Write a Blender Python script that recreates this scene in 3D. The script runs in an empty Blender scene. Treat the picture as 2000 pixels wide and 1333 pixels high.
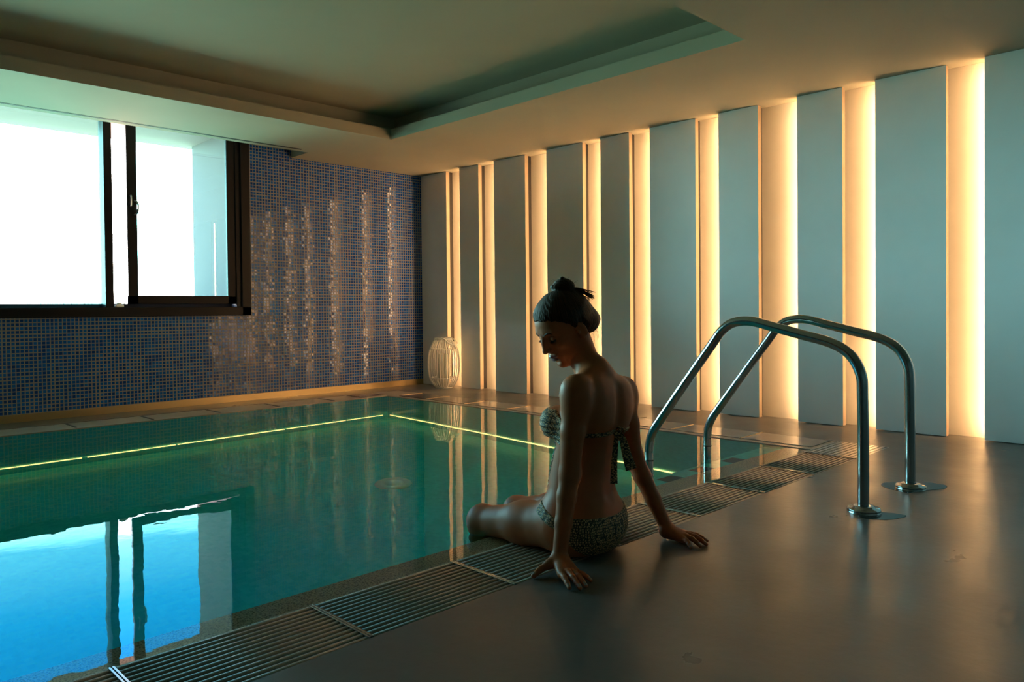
import bpy, bmesh, math, random
import numpy as np
from mathutils import Vector, Matrix
random.seed(7)
SC = bpy.context.scene
COL = SC.collection

# ------------------------------------------------------------------ helpers
def tag(o, label=None, cat=None, group=None, kind=None):
    if label: o['label'] = label
    if cat: o['category'] = cat
    if group: o['group'] = group
    if kind: o['kind'] = kind
    return o

def empty(name, loc=(0, 0, 0), rz=0.0):
    o = bpy.data.objects.new(name, None); COL.objects.link(o)
    o.location = loc; o.rotation_euler = (0, 0, rz); o.empty_display_size = 0.1
    return o

def obj(name, bm, mats, parent=None, smooth=False, loc=None):
    me = bpy.data.meshes.new(name)
    if isinstance(bm, bmesh.types.BMesh):
        bmesh.ops.recalc_face_normals(bm, faces=bm.faces)
        bm.to_mesh(me); bm.free()
    else:
        me = bm
    if not isinstance(mats, (list, tuple)): mats = [mats]
    for m in mats: me.materials.append(m)
    if smooth:
        for p in me.polygons: p.use_smooth = True
    o = bpy.data.objects.new(name, me); COL.objects.link(o)
    if loc is not None: o.location = loc
    if parent is not None: o.parent = parent
    return o

def add_box(bm, x0, x1, y0, y1, z0, z1, mi=0, bevel=0.0, seg=2):
    vs = [bm.verts.new((x, y, z)) for x in (x0, x1) for y in (y0, y1) for z in (z0, z1)]
    idx = [(0, 1, 3, 2), (4, 6, 7, 5), (0, 4, 5, 1), (2, 3, 7, 6), (0, 2, 6, 4), (1, 5, 7, 3)]
    fs = []
    for f in idx:
        fc = bm.faces.new([vs[i] for i in f]); fc.material_index = mi; fs.append(fc)
    if bevel > 0:
        es = list({e for f in fs for e in f.edges})
        bmesh.ops.bevel(bm, geom=es, offset=bevel, segments=seg, affect='EDGES', profile=0.5)
    return fs

def box(name, x0, x1, y0, y1, z0, z1, mat, parent=None, bevel=0.0):
    bm = bmesh.new(); add_box(bm, x0, x1, y0, y1, z0, z1, bevel=bevel)
    return obj(name, bm, mat, parent)

def catmull(pts, n=8):
    P = [Vector(p) for p in pts]
    P = [P[0] * 2 - P[1]] + P + [P[-1] * 2 - P[-2]]
    out = []
    for i in range(1, len(P) - 2):
        a, b, c, d = P[i - 1], P[i], P[i + 1], P[i + 2]
        for k in range(n):
            t = k / n
            out.append(0.5 * ((2 * b) + (c - a) * t + (2 * a - 5 * b + 4 * c - d) * t * t + (3 * b - a - 3 * c + d) * t ** 3))
    out.append(P[-2]); return out

def add_tube(bm, path, r, seg=16, cap=True, mi=0, squash=1.0):
    path = [Vector(p) for p in path]
    n = len(path)
    rr = r if isinstance(r, (list, tuple)) else [r] * n
    t0 = (path[1] - path[0]).normalized()
    ref = Vector((0, 0, 1)) if abs(t0.z) < 0.9 else Vector((1, 0, 0))
    nv = (ref - t0 * ref.dot(t0)).normalized()
    rings = []
    for i, p in enumerate(path):
        if i == 0: t = t0
        elif i == n - 1: t = (path[i] - path[i - 1]).normalized()
        else: t = (path[i + 1] - path[i - 1]).normalized()
        nv = (nv - t * nv.dot(t)).normalized(); b = t.cross(nv)
        rings.append([bm.verts.new(p + (nv * math.cos(a) + b * math.sin(a) * squash) * rr[i])
                      for a in (2 * math.pi * k / seg for k in range(seg))])
    for i in range(n - 1):
        for k in range(seg):
            f = bm.faces.new((rings[i][k], rings[i][(k + 1) % seg], rings[i + 1][(k + 1) % seg], rings[i + 1][k]))
            f.material_index = mi; f.smooth = True
    if cap:
        bm.faces.new(list(reversed(rings[0]))).material_index = mi
        bm.faces.new(rings[-1]).material_index = mi

def add_lathe(bm, prof, c=(0, 0, 0), seg=48, mi=0):
    rings = []
    for r, z in prof:
        rings.append([bm.verts.new((c[0] + r * math.cos(2 * math.pi * k / seg), c[1] + r * math.sin(2 * math.pi * k / seg), c[2] + z)) for k in range(seg)])
    for i in range(len(prof) - 1):
        for k in range(seg):
            f = bm.faces.new((rings[i][k], rings[i][(k + 1) % seg], rings[i + 1][(k + 1) % seg], rings[i + 1][k])); f.smooth = True; f.material_index = mi

# ------------------------------------------------------------------ materials
def new_mat(name):
    m = bpy.data.materials.new(name); m.use_nodes = True
    nt = m.node_tree; nt.nodes.clear()
    out = nt.nodes.new('ShaderNodeOutputMaterial')
    return m, nt, out

class N:
    def __init__(s, nt): s.nt = nt
    def __call__(s, typ, **kw):
        n = s.nt.nodes.new(typ)
        for k, v in kw.items(): setattr(n, k, v)
        return n
    def link(s, a, b): s.nt.links.new(a, b)
    def math(s, op, a, b=None, c=None, clamp=False):
        n = s.nt.nodes.new('ShaderNodeMath'); n.operation = op; n.use_clamp = clamp
        for i, v in enumerate((a, b, c)):
            if v is None: continue
            if isinstance(v, (int, float)): n.inputs[i].default_value = v
            else: s.link(v, n.inputs[i])
        return n.outputs[0]
    def mix(s, fac, a, b):
        n = s.nt.nodes.new('ShaderNodeMix'); n.data_type = 'RGBA'
        for i, v in ((0, fac), (6, a), (7, b)):
            if isinstance(v, (int, float)): n.inputs[i].default_value = v
            elif isinstance(v, (tuple, list)): n.inputs[i].default_value = (*v[:3], 1)
            else: s.link(v, n.inputs[i])
        return n.outputs[2]
    def ramp(s, fac, stops):
        n = s.nt.nodes.new('ShaderNodeValToRGB'); s.link(fac, n.inputs[0])
        cr = n.color_ramp
        while len(cr.elements) > len(stops): cr.elements.remove(cr.elements[-1])
        while len(cr.elements) < len(stops): cr.elements.new(0.5)
        for e, (p, c) in zip(cr.elements, stops):
            e.position = p; e.color = (*c[:3], 1) if isinstance(c, (tuple, list)) else (c, c, c, 1)
        return n.outputs[0]

def simple(name, col, rough=0.5, metal=0.0, noise=0.0, nscale=8.0, bump=0.0, bscale=60.0, spec=0.5, aniso=None, coat=0.0):
    m, nt, out = new_mat(name); n = N(nt)
    b = n('ShaderNodeBsdfPrincipled'); n.link(b.outputs[0], out.inputs[0])
    b.inputs['Base Color'].default_value = (*col, 1); b.inputs['Roughness'].default_value = rough
    b.inputs['Metallic'].default_value = metal; b.inputs['Specular IOR Level'].default_value = spec
    b.inputs['Coat Weight'].default_value = coat
    tc = n('ShaderNodeTexCoord')
    if noise > 0:
        t = n('ShaderNodeTexNoise'); t.inputs['Scale'].default_value = nscale; t.inputs['Detail'].default_value = 6
        n.link(tc.outputs['Object'], t.inputs['Vector'])
        c = n.ramp(t.outputs[0], [(0.3, tuple(v * (1 - noise) for v in col)), (0.7, tuple(v * (1 + noise) for v in col))])
        n.link(c, b.inputs['Base Color'])
    if bump > 0:
        t = n('ShaderNodeTexNoise'); t.inputs['Scale'].default_value = bscale; t.inputs['Detail'].default_value = 4
        n.link(tc.outputs['Object'], t.inputs['Vector'])
        bp = n('ShaderNodeBump'); bp.inputs['Strength'].default_value = bump; bp.inputs['Distance'].default_value = 0.002
        n.link(t.outputs[0], bp.inputs['Height']); n.link(bp.outputs[0], b.inputs['Normal'])
    return m

def emis(name, col, s):
    m, nt, out = new_mat(name); n = N(nt)
    e = n('ShaderNodeEmission'); e.inputs[0].default_value = (*col, 1); e.inputs[1].default_value = s
    n.link(e.outputs[0], out.inputs[0]); return m

def mosaic(name, axes, pitch, cols, grout, groutw=0.16, tilt=0.012, rough=0.08, sheet=0, groutrough=0.6, sp=0.5):
    """square glass tiles laid on a grid over two object-space axes, each tile with its own shade and a hair of tilt"""
    m, nt, out = new_mat(name); n = N(nt)
    b = n('ShaderNodeBsdfPrincipled'); n.link(b.outputs[0], out.inputs[0])
    tc = n('ShaderNodeTexCoord'); sx = n('ShaderNodeSeparateXYZ'); n.link(tc.outputs['Object'], sx.inputs[0])
    def grid(a0, a1):
        u = n.math('DIVIDE', sx.outputs[a0], pitch); v = n.math('DIVIDE', sx.outputs[a1], pitch)
        fu, fv = n.math('FRACT', u), n.math('FRACT', v)
        cu, cv = n.math('FLOOR', u), n.math('FLOOR', v)
        du = n.math('ABSOLUTE', n.math('SUBTRACT', fu, 0.5)); dv = n.math('ABSOLUTE', n.math('SUBTRACT', fv, 0.5))
        d = n.math('MAXIMUM', du, dv)
        if sheet:
            # wider joints where two sheets of tiles meet
            su = n.math('COMPARE', n.math('FRACT', n.math('DIVIDE', n.math('ADD', cu, 0.5), sheet)), 0.5 / sheet, 0.25 / sheet)
            sv = n.math('COMPARE', n.math('FRACT', n.math('DIVIDE', n.math('ADD', cv, 0.5), sheet)), 0.5 / sheet, 0.25 / sheet)
            lim = 0.5 - groutw / 2
            wu = n.math('GREATER_THAN', n.math('ADD', du, n.math('MULTIPLY', su, 0.06)), lim)
            wv = n.math('GREATER_THAN', n.math('ADD', dv, n.math('MULTIPLY', sv, 0.06)), lim)
            g = n.math('MAXIMUM', wu, wv)
        else:
            g = n.math('GREATER_THAN', d, 0.5 - groutw / 2)
        cb = n('ShaderNodeCombineXYZ'); n.link(cu, cb.inputs[0]); n.link(cv, cb.inputs[1])
        wn = n('ShaderNodeTexWhiteNoise'); wn.noise_dimensions = '2D'; n.link(cb.outputs[0], wn.inputs['Vector'])
        return g, wn
    if axes == 'xz': g, wn = grid(0, 2)
    elif axes == 'yz': g, wn = grid(1, 2)
    else: g, wn = grid(0, 1)
    tile = n.ramp(wn.outputs['Value'], cols)
    col = n.mix(g, tile, grout); n.link(col, b.inputs['Base Color'])
    b.inputs['Specular IOR Level'].default_value = sp
    n.link(n.math('ADD', n.math('MULTIPLY', g, groutrough - rough), rough), b.inputs['Roughness'])
    vs = n('ShaderNodeVectorMath'); vs.operation = 'SUBTRACT'; n.link(wn.outputs['Color'], vs.inputs[0]); vs.inputs[1].default_value = (0.5,) * 3
    vm = n('ShaderNodeVectorMath'); vm.operation = 'SCALE'; n.link(vs.outputs[0], vm.inputs[0]); vm.inputs['Scale'].default_value = tilt * 2
    ge = n('ShaderNodeNewGeometry')
    va = n('ShaderNodeVectorMath'); va.operation = 'ADD'; n.link(ge.outputs['Normal'], va.inputs[0]); n.link(vm.outputs[0], va.inputs[1])
    vn = n('ShaderNodeVectorMath'); vn.operation = 'NORMALIZE'; n.link(va.outputs[0], vn.inputs[0])
    n.link(vn.outputs[0], b.inputs['Normal'])
    return m

M = {}
M['ceil'] = simple('ceiling_plaster', (0.40, 0.37, 0.28), 0.8, noise=0.03, nscale=2)
M['panel'] = simple('panel_paint', (0.85, 0.82, 0.82), 0.42, noise=0.03, nscale=3, bump=0.02, bscale=20)
M['edge_shade'] = simple('panel_edge_shade', (0.36, 0.27, 0.18), 0.5)  # shade put into the colour: end faces dimmed against the strip light
M['recess'] = simple('recess_paint', (0.80, 0.74, 0.62), 0.7, noise=0.02)
M['gap_block'] = simple('gap_block_black', (0.03, 0.025, 0.02), 0.8)
M['dark_wall'] = simple('rear_plaster', (0.10, 0.095, 0.09), 0.8)
M['frame'] = simple('window_frame_bronze', (0.006, 0.0055, 0.007), 0.5, metal=0.0, spec=0.2)
M['steel'] = simple('stainless', (0.52, 0.54, 0.55), 0.16, metal=1.0, bump=0.02, bscale=200)
M['brushed'] = simple('brushed_steel', (0.62, 0.60, 0.56), 0.28, metal=1.0)
M['grate'] = simple('grate_bars', (0.42, 0.33, 0.255), 0.42, metal=0.0, noise=0.08, nscale=30, spec=0.4)
M['channel'] = simple('channel_dark', (0.012, 0.012, 0.012), 0.7)
M['white'] = simple('white_paint', (0.88, 0.86, 0.80), 0.5, noise=0.04)
M['ext'] = simple('outside_render', (0.052, 0.028, 0.031), 0.9, noise=0.04)
M['ext2'] = simple('outside_overhang', (0.13, 0.075, 0.08), 0.9)
M['ledge'] = simple('submerged_ledge_stone', (0.30, 0.27, 0.19), 0.7, noise=0.0)
def speckle(name, a, b_, scale, rough):
    m, nt, out = new_mat(name); n = N(nt)
    b = n('ShaderNodeBsdfPrincipled'); n.link(b.outputs[0], out.inputs[0]); b.inputs['Roughness'].default_value = rough
    tc = n('ShaderNodeTexCoord')
    t = n('ShaderNodeTexNoise'); t.inputs['Scale'].default_value = scale; t.inputs['Detail'].default_value = 3
    n.link(tc.outputs['Object'], t.inputs['Vector'])
    n.link(n.ramp(t.outputs[0], [(0.38, a), (0.5, b_), (0.66, tuple(v * 1.25 for v in b_))]), b.inputs['Base Color'])
    return m
M['ledge'] = speckle('submerged_ledge_stone', (0.24, 0.20, 0.14), (0.62, 0.54, 0.38), 190, 0.7)

def concrete():
    m, nt, out = new_mat('polished_concrete'); n = N(nt)
    b = n('ShaderNodeBsdfPrincipled'); n.link(b.outputs[0], out.inputs[0])
    tc = n('ShaderNodeTexCoord')
    t = n('ShaderNodeTexNoise'); t.inputs['Scale'].default_value = 1.6; t.inputs['Detail'].default_value = 8; t.inputs['Roughness'].default_value = 0.6
    n.link(tc.outputs['Object'], t.inputs['Vector'])
    n.link(n.ramp(t.outputs[0], [(0.3, (0.112, 0.102, 0.090)), (0.7, (0.150, 0.137, 0.120))]), b.inputs['Base Color'])
    t2 = n('ShaderNodeTexNoise'); t2.inputs['Scale'].default_value = 3.5; t2.inputs['Detail'].default_value = 6
    n.link(tc.outputs['Object'], t2.inputs['Vector'])
    n.link(n.math('MULTIPLY_ADD', t2.outputs[0], 0.24, 0.20), b.inputs['Roughness'])
    t3 = n('ShaderNodeTexNoise'); t3.inputs['Scale'].default_value = 28; t3.inputs['Detail'].default_value = 5
    n.link(tc.outputs['Object'], t3.inputs['Vector'])
    bp = n('ShaderNodeBump'); bp.inputs['Strength'].default_value = 0.2; bp.inputs['Distance'].default_value = 0.004
    n.link(t3.outputs[0], bp.inputs['Height']); n.link(bp.outputs[0], b.inputs['Normal'])
    b.inputs['Specular IOR Level'].default_value = 0.5
    return m
M['concrete'] = concrete()
M['coping'] = simple('coping_stone', (0.33, 0.29, 0.24), 0.30, noise=0.08, nscale=6, bump=0.05, bscale=40)
BL = [(0.0, (0.002, 0.040, 0.22)), (0.5, (0.003, 0.070, 0.36)), (1.0, (0.008, 0.12, 0.50))]
M['mosaic_wall'] = mosaic('blue_glass_mosaic', 'xz', 0.029, BL, (0.24, 0.245, 0.25), 0.24, 0.009, 0.07, sheet=11, sp=0.30)
PT = [(0.0, (0.03, 0.72, 0.72)), (0.5, (0.05, 0.78, 0.78)), (1.0, (0.08, 0.84, 0.84))]
for ax in ('xz', 'yz', 'xy'):
    M['pool_' + ax] = mosaic('pool_mosaic_' + ax, ax, 0.029, PT, (0.06, 0.80, 0.80), 0.1, 0.0, 0.3)

def water():
    m, nt, out = new_mat('pool_water'); n = N(nt)
    r = n('ShaderNodeBsdfRefraction'); r.inputs['Roughness'].default_value = 0.0; r.inputs['IOR'].default_value = 1.33
    g = n('ShaderNodeBsdfGlossy'); g.inputs['Roughness'].default_value = 0.0
    fr = n('ShaderNodeFresnel'); fr.inputs['IOR'].default_value = 1.33
    mx = n('ShaderNodeMixShader'); n.link(fr.outputs[0], mx.inputs[0]); n.link(r.outputs[0], mx.inputs[1]); n.link(g.outputs[0], mx.inputs[2])
    n.link(mx.outputs[0], out.inputs['Surface'])
    tc = n('ShaderNodeTexCoord'); mp = n('ShaderNodeMapping'); mp.inputs['Scale'].default_value = (1.0, 1.0, 1.0)
    n.link(tc.outputs['Object'], mp.inputs[0])
    a = n('ShaderNodeTexNoise'); a.inputs['Scale'].default_value = 2.2; a.inputs['Detail'].default_value = 1.5; n.link(mp.outputs[0], a.inputs['Vector'])
    c = n('ShaderNodeTexNoise'); c.inputs['Scale'].default_value = 9; c.inputs['Detail'].default_value = 2; n.link(mp.outputs[0], c.inputs['Vector'])
    h = n.math('ADD', a.outputs[0], n.math('MULTIPLY', c.outputs[0], 0.22))
    bp = n('ShaderNodeBump'); bp.inputs['Strength'].default_value = 1.0; bp.inputs['Distance'].default_value = 0.0013
    n.link(h, bp.inputs['Height'])
    for s in (r, g, fr): n.link(bp.outputs[0], s.inputs['Normal'])
    v = n('ShaderNodeVolumeAbsorption'); v.inputs['Color'].default_value = (0.22, 0.88, 0.88, 1); v.inputs['Density'].default_value = 0.55
    n.link(v.outputs[0], out.inputs['Volume'])
    return m
M['water'] = water()

def glass():
    m, nt, out = new_mat('tinted_pane'); n = N(nt)
    t = n('ShaderNodeBsdfTransparent'); t.inputs[0].default_value = (0.48, 0.78, 0.79, 1)
    g = n('ShaderNodeBsdfGlossy'); g.inputs['Roughness'].default_value = 0.0
    fr = n('ShaderNodeFresnel'); fr.inputs['IOR'].default_value = 1.6
    mx = n('ShaderNodeMixShader'); n.link(fr.outputs[0], mx.inputs[0]); n.link(t.outputs[0], mx.inputs[1]); n.link(g.outputs[0], mx.inputs[2])
    n.link(mx.outputs[0], out.inputs['Surface']); return m
M['glass'] = glass()
WARM = (1.0, 0.58, 0.27)
M['led'] = emis('warm_light_strip', WARM, 56.0)
M['pool_led'] = emis('pool_light_strip', (1.0, 0.29, 0.085), 9.0)
M['puddle'] = simple('puddle_water', (0.05, 0.045, 0.04), 0.02, spec=0.8)
M['tile_dark'] = simple('dark_inset_tile', (0.03, 0.035, 0.045), 0.4)

# ------------------------------------------------------------------ the room
XP, YM, H = 5.235, 6.745, 2.305            # panel fronts, mosaic wall, lower ceiling
XB = XP + 0.115                            # wall behind the panels
X0, Y0 = -4.2, -2.6                        # unseen ends of the room
PX1, PY1 = 4.29, 6.08                      # pool edges (far)
GY0, GY1 = 1.605, 1.905                    # grating trough

bm = bmesh.new()
add_box(bm, X0, XB, Y0, GY0, -0.30, 0.0)
add_box(bm, 4.64, XB, GY0, YM, -0.30, 0.0)
add_box(bm, X0, 4.64, 6.40, YM, -0.30, 0.0)
tag(obj('floor', bm, M['concrete']), 'grey polished concrete deck around the pool', kind='structure')

# trough under the grating and the submerged ledge
bm = bmesh.new()
add_box(bm, X0, 4.64, GY0, GY1, -0.30, -0.16, 0)
add_box(bm, X0, 4.64, GY0, GY0 + 0.004, -0.16, -0.004, 0)
obj('trim_2', bm, M['channel'])['kind'] = 'structure'
bpy.data.objects['trim_2']['label'] = 'dark drain trough under the grating'
bm = bmesh.new()
add_box(bm, X0, 2.95, GY1 - 0.012, 2.035, -1.5, -0.022, 0)
add_box(bm, 2.95, 4.64, GY1 - 0.012, 2.055, -1.5, -0.022, 0)
add_box(bm, X0, 4.64, GY1 - 0.012, GY1 - 0.002, -0.03, -0.001, 0)
o = obj('trim_3', bm, M['ledge']); tag(o, 'speckled sandy ledge just under the water beside the grating', kind='structure')

# pool basin
bm = bmesh.new()
def quad(bm, pts, mi):
    f = bm.faces.new([bm.verts.new(p) for p in pts]); f.material_index = mi
ZB = -1.36
bmw = bmesh.new()
add_box(bmw, X0, PX1, 1.95, PY1, ZB - 0.1, ZB, 2)
add_box(bmw, X0, PX1 + 0.3, PY1, PY1 + 0.1, ZB - 0.1, -0.02, 0)
add_box(bmw, PX1, PX1 + 0.1, 1.95, PY1, ZB - 0.1, -0.02, 1)
add_box(bmw, X0 - 0.1, X0, 1.6, PY1 + 0.1, ZB - 0.1, -0.02, 1)
add_box(bmw, X0, 2.95, 2.036, 2.046, ZB, -0.045, 0)
add_box(bmw, 2.95, PX1, 2.056, 2.066, ZB, -0.045, 0)
o = obj('floor_pool', bmw, [M['pool_xz'], M['pool_yz'], M['pool_xy']])
tag(o, 'teal mosaic lining of the swimming pool', kind='structure')

# coping slabs on the far sides (gutter covers)
bm = bmesh.new()
add_box(bm, X0, 4.64, PY1 - 0.005, 6.40, -0.03, -0.002)
add_box(bm, PX1 - 0.005, 4.64, GY1 + 0.002, PY1 - 0.005, -0.03, -0.002)
o = obj('trim_4', bm, M['coping']); tag(o, 'pale stone coping along the far pool edges', kind='structure')

# ceiling with its tray
TX1, TY0, TY1 = 3.915, 2.11, 5.45
bm = bmesh.new()
SL = 6.41                                   # front of the slot above the window
add_box(bm, X0, XB, Y0, TY0, H, H + 0.5)
add_box(bm, TX1, XB, TY0, TY1, H, H + 0.088)
add_box(bm, X0, XB, TY1, SL, H, H + 0.088)
add_box(bm, 3.665, XB, SL, YM, H, H + 0.5)
add_box(bm, X0, 3.665, SL, SL + 0.01, H, H + 0.3)
SB = 0.16                                   # set-back of the tray's second step
add_box(bm, TX1 + SB, XB, TY0, TY1 + SB, H + 0.088, H + 0.5)
add_box(bm, X0, TX1 + SB, TY1 + SB, SL + 0.01, H + 0.088, H + 0.5)
add_box(bm, X0, TX1 + SB, TY0, TY1 + SB, H + 0.235, H + 0.5)
add_box(bm, X0, 3.665, SL, YM + 0.3, H + 0.16, H + 0.5)
o = obj('ceiling', bm, M['ceil']); tag(o, 'lowered plaster ceiling with a rectangular tray', kind='structure')
bm = bmesh.new()
add_box(bm, X0, 3.55, 6.312, 6.345, H - 0.0015, H + 0.001)
o = obj('trim_8', bm, M['channel']); tag(o, 'long dark slit in the ceiling in front of the window', kind='structure')

# mosaic wall with the window opening
WX0, WX1, WZ0, WZ1 = -0.9, 3.235, 0.79, 2.44
bm = bmesh.new()
T = 0.22
add_box(bm, X0, WX0, YM, YM + T, 0, H + 0.3)
add_box(bm, WX1, XB, YM, YM + T, 0, H + 0.3)
add_box(bm, WX0, WX1, YM, YM + T, 0, WZ0)
o = obj('wall_left', bm, M['mosaic_wall']); tag(o, 'wall of small blue glass mosaic tiles', kind='structure')
bm = bmesh.new(); add_box(bm, X0, XP + 0.045, YM - 0.012, YM - 0.0005, 0.0, 0.058)
M['brass'] = simple('satin_brass', (0.42, 0.31, 0.15), 0.34, metal=1.0)
o = obj('baseboard_left', bm, M['brass']); tag(o, 'brushed metal skirting under the mosaic', kind='structure')
bm = bmesh.new(); add_box(bm, XB, XB + 0.2, Y0, YM + T, -0.3, H + 0.5)
o = obj('wall_right', bm, M['recess']); tag(o, 'warm lit wall behind the tall panels', kind='structure')
bm = bmesh.new(); add_box(bm, X0, XB, Y0 - 0.2, Y0, -0.3, H + 0.5)
o = obj('wall_front', bm, M['dark_wall']); tag(o, kind='structure')
bm = bmesh.new(); add_box(bm, X0 - 0.2, X0, Y0 - 0.2, YM + T, -1.5, H + 0.5)
o = obj('wall_back', bm, M['dark_wall']); tag(o, kind='structure')

# outside: reveal, overhang and side fin of the facade
bm = bmesh.new()
add_box(bm, WX0 - 1, WX1 + 0.3, YM + 0.12, 7.80, 2.475, 2.70)
add_box(bm, WX0 - 1, 3.9, YM + T, 7.80, -1.0, WZ0 - 0.05)
o = obj('trim_5', bm, M['ext2']); tag(o, 'pale overhang outside above the window', kind='structure')
bm = bmesh.new(); add_box(bm, 3.085, 3.5, YM + 0.125, 7.66, -1.0, 2.475)
o = obj('trim_6', bm, M['ext']); tag(o, 'pale outside fin wall seen through the right end of the window', kind='structure')

# window
win = empty('window_1', (0, 0, 0)); tag(win, 'wide dark-framed sliding window with tinted panes', kind='structure')
def bars(name, rects, y0, y1, mat, parent, bevel=0.004):
    bm = bmesh.new()
    for (x0, x1, z0, z1) in rects: add_box(bm, x0, x1, y0, y1, z0, z1, bevel=bevel, seg=1)
    return obj(name, bm, mat, parent)
bm = bmesh.new()
for (x0, x1, z0, z1) in ((WX0, WX1, WZ0, 0.868), (3.150, WX1, WZ0, WZ1), (WX0, WX0 + 0.08, WZ0, WZ1)):
    add_box(bm, x0, x1, YM - 0.020, YM + 0.13, z0, z1, bevel=0.003, seg=1)
add_box(bm, 3.105, 3.152, YM + 0.0, YM + 0.13, WZ0, WZ1, bevel=0.003, seg=1)
add_box(bm, WX0, 3.13, YM + 0.115, YM + 0.13, 0.866, 0.900, bevel=0.002, seg=1)
obj('frame', bm, M['frame'], win)
# fixed pane bay on the left, its stile stands deeper
bm = bmesh.new()
add_box(bm, 2.000, 2.062, YM + 0.0, YM + 0.13, 0.866, WZ1, bevel=0.003, seg=1)
obj('mullion', bm, M['frame'], win)
bars('mullion', [(-0.30, -0.20, 0.866, WZ1)], YM + 0.0, YM + 0.13, M['frame'], win)
f = bars('pane', [(WX0 + 0.05, 2.01, 0.86, WZ1)], YM + 0.085, YM + 0.091, M['glass'], win, 0)
sash = bars('sash', [(2.178, 2.258, 0.893, WZ1), (3.03, 3.112, 0.893, WZ1), (2.178, 3.112, 0.893, 0.968)], YM + 0.012, YM + 0.045, M['frame'], win)
bars('sash_pane', [(2.25, 3.04, 0.955, WZ1)], YM + 0.026, YM + 0.031, M['glass'], sash, 0)
bm = bmesh.new()
add_tube(bm, catmull([(2.205, YM + 0.010, 1.80), (2.205, YM - 0.012, 1.79), (2.205, YM - 0.014, 1.72), (2.205, YM + 0.010, 1.71)], 6), 0.0055, 10)
add_tube(bm, catmull([(2.235, YM + 0.006, 1.76), (2.248, YM - 0.022, 1.745), (2.252, YM - 0.030, 1.70), (2.246, YM - 0.022, 1.655), (2.232, YM + 0.004, 1.64)], 6), 0.0075, 10)
obj('handle', bm, M['brushed'], sash)
bm = bmesh.new(); add_box(bm, 2.07, 2.135, YM - 0.012, YM + 0.03, 0.868, 0.888, bevel=0.006); add_box(bm, 2.082, 2.12, YM - 0.008, YM + 0.02, 0.886, 0.905, bevel=0.006)
obj('stopper', bm, M['white'], win)

# tall wall panels with lit gaps between them
edges = [(6.300, 6.735), (5.785, 6.082), (5.119, 5.556), (4.400, 4.838), (3.889, 4.198), (3.249, 3.680), (2.722, 3.047), (2.110, 2.426), (1.475, 1.896), (-2.55, 1.267)]
desc = ['narrow pale wall panel next to the blue mosaic, behind the lantern',
        'pale wall panel second from the mosaic wall', 'pale wall panel third from the mosaic wall, left of the woman',
        'pale wall panel fourth from the mosaic wall, seen behind the hair bun of the woman',
        'narrow pale wall panel fifth from the mosaic wall, just right of the woman',
        'pale wall panel sixth from the mosaic wall, above the pool end of the near handrail',
        'pale wall panel seventh from the mosaic wall, left of the handrail tops',
        'pale wall panel between the two widest lit gaps, crossed by the far handrail',
        'wide pale wall panel behind the upright of the far handrail',
        'pale wall panel at the right edge of the photo']
lx = XP + 0.045
for i, (a, b) in enumerate(edges):
    p = empty('wall_panel', (XP, (a + b) / 2, 0)); tag(p, desc[i], 'wall panel', 'tall panels on the right wall')
    y = (a + b) / 2
    bm = bmesh.new(); add_box(bm, 0, 0.045, a - y, b - y, 0.004, H - 0.002)
    bm.normal_update()
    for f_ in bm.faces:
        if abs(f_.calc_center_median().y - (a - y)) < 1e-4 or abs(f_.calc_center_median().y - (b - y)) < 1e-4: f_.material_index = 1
    obj('panel_board', bm, [M['panel'], M['edge_shade']], p)
    bm = bmesh.new(); add_box(bm, 0.0452, 0.1148, a + 0.03 - y, b - 0.034 - y, 0.002, H - 0.001)  # added filler behind the board: blocks strip light, black to darken the gap
    obj('gap_block', bm, M['gap_block'], p)
    if i > 0:
        bm = bmesh.new(); add_box(bm, -0.003, 0.003, -0.012, 0.012, 0.02, H - 0.03)
        o = obj('light_strip', bm, M['led'], p, loc=(0.0585, b - 0.016 - y, 0)); o.rotation_euler = (0, 0, math.radians(72))

# ------------------------------------------------------------------ water
bm = bmesh.new()
add_box(bm, X0 + 0.001, PX1 + 0.05, GY1 - 0.006, PY1 + 0.05, ZB - 0.05, -0.006)
o = obj('pool_water', bm, M['water']); tag(o, 'still teal pool water mirroring the window and wall', 'water', kind='stuff')

# light strips low on the pool walls
def seg_strip(name, p0, p1, lab, grp):
    bm = bmesh.new(); add_tube(bm, [p0, p1], 0.0085, 8)
    o = obj(name, bm, M['pool_led']); tag(o, lab, 'light strip', grp)
ZL = -1.17
LS = [(-2.5, 1.62, 'lit strip under the water below the window, running out of the photo on the left'), (1.66, 2.28, 'short lit underwater strip below the sliding sash'),
      (2.30, 3.20, 'lit underwater strip below the bare mosaic, second from the pool corner'), (3.22, 3.81, 'short lit underwater strip below the mosaic reflections'), (3.83, 4.22, 'lit underwater strip of the mosaic side ending at the far pool corner')]
for a, b, l in LS: seg_strip('pool_light_strip', (a, PY1 - 0.012, ZL), (b, PY1 - 0.012, ZL), l, 'underwater light strips')
for a, b, l in ((4.60, 6.02, 'underwater strip of the panel side nearest the pool corner, left of the woman'), (3.62, 4.58, 'underwater strip of the panel side partly hidden behind the woman'), (2.80, 3.60, 'underwater strip of the panel side ending behind the handrail')):
    seg_strip('pool_light_strip', (PX1 - 0.012, a, ZL), (PX1 - 0.012, b, ZL), l, 'underwater light strips')

# floor inlet on the pool bottom
bm = bmesh.new(); add_lathe(bm, [(0.001, 0.03), (0.05, 0.03), (0.055, 0.022), (0.075, 0.02), (0.085, 0.028), (0.115, 0.024), (0.125, 0.0)], seg=32)
o = obj('floor_inlet', bm, M['white'], loc=(2.98, 4.17, ZB)); tag(o, 'round white inlet fitting on the pool bottom', 'pool fitting')

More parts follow.
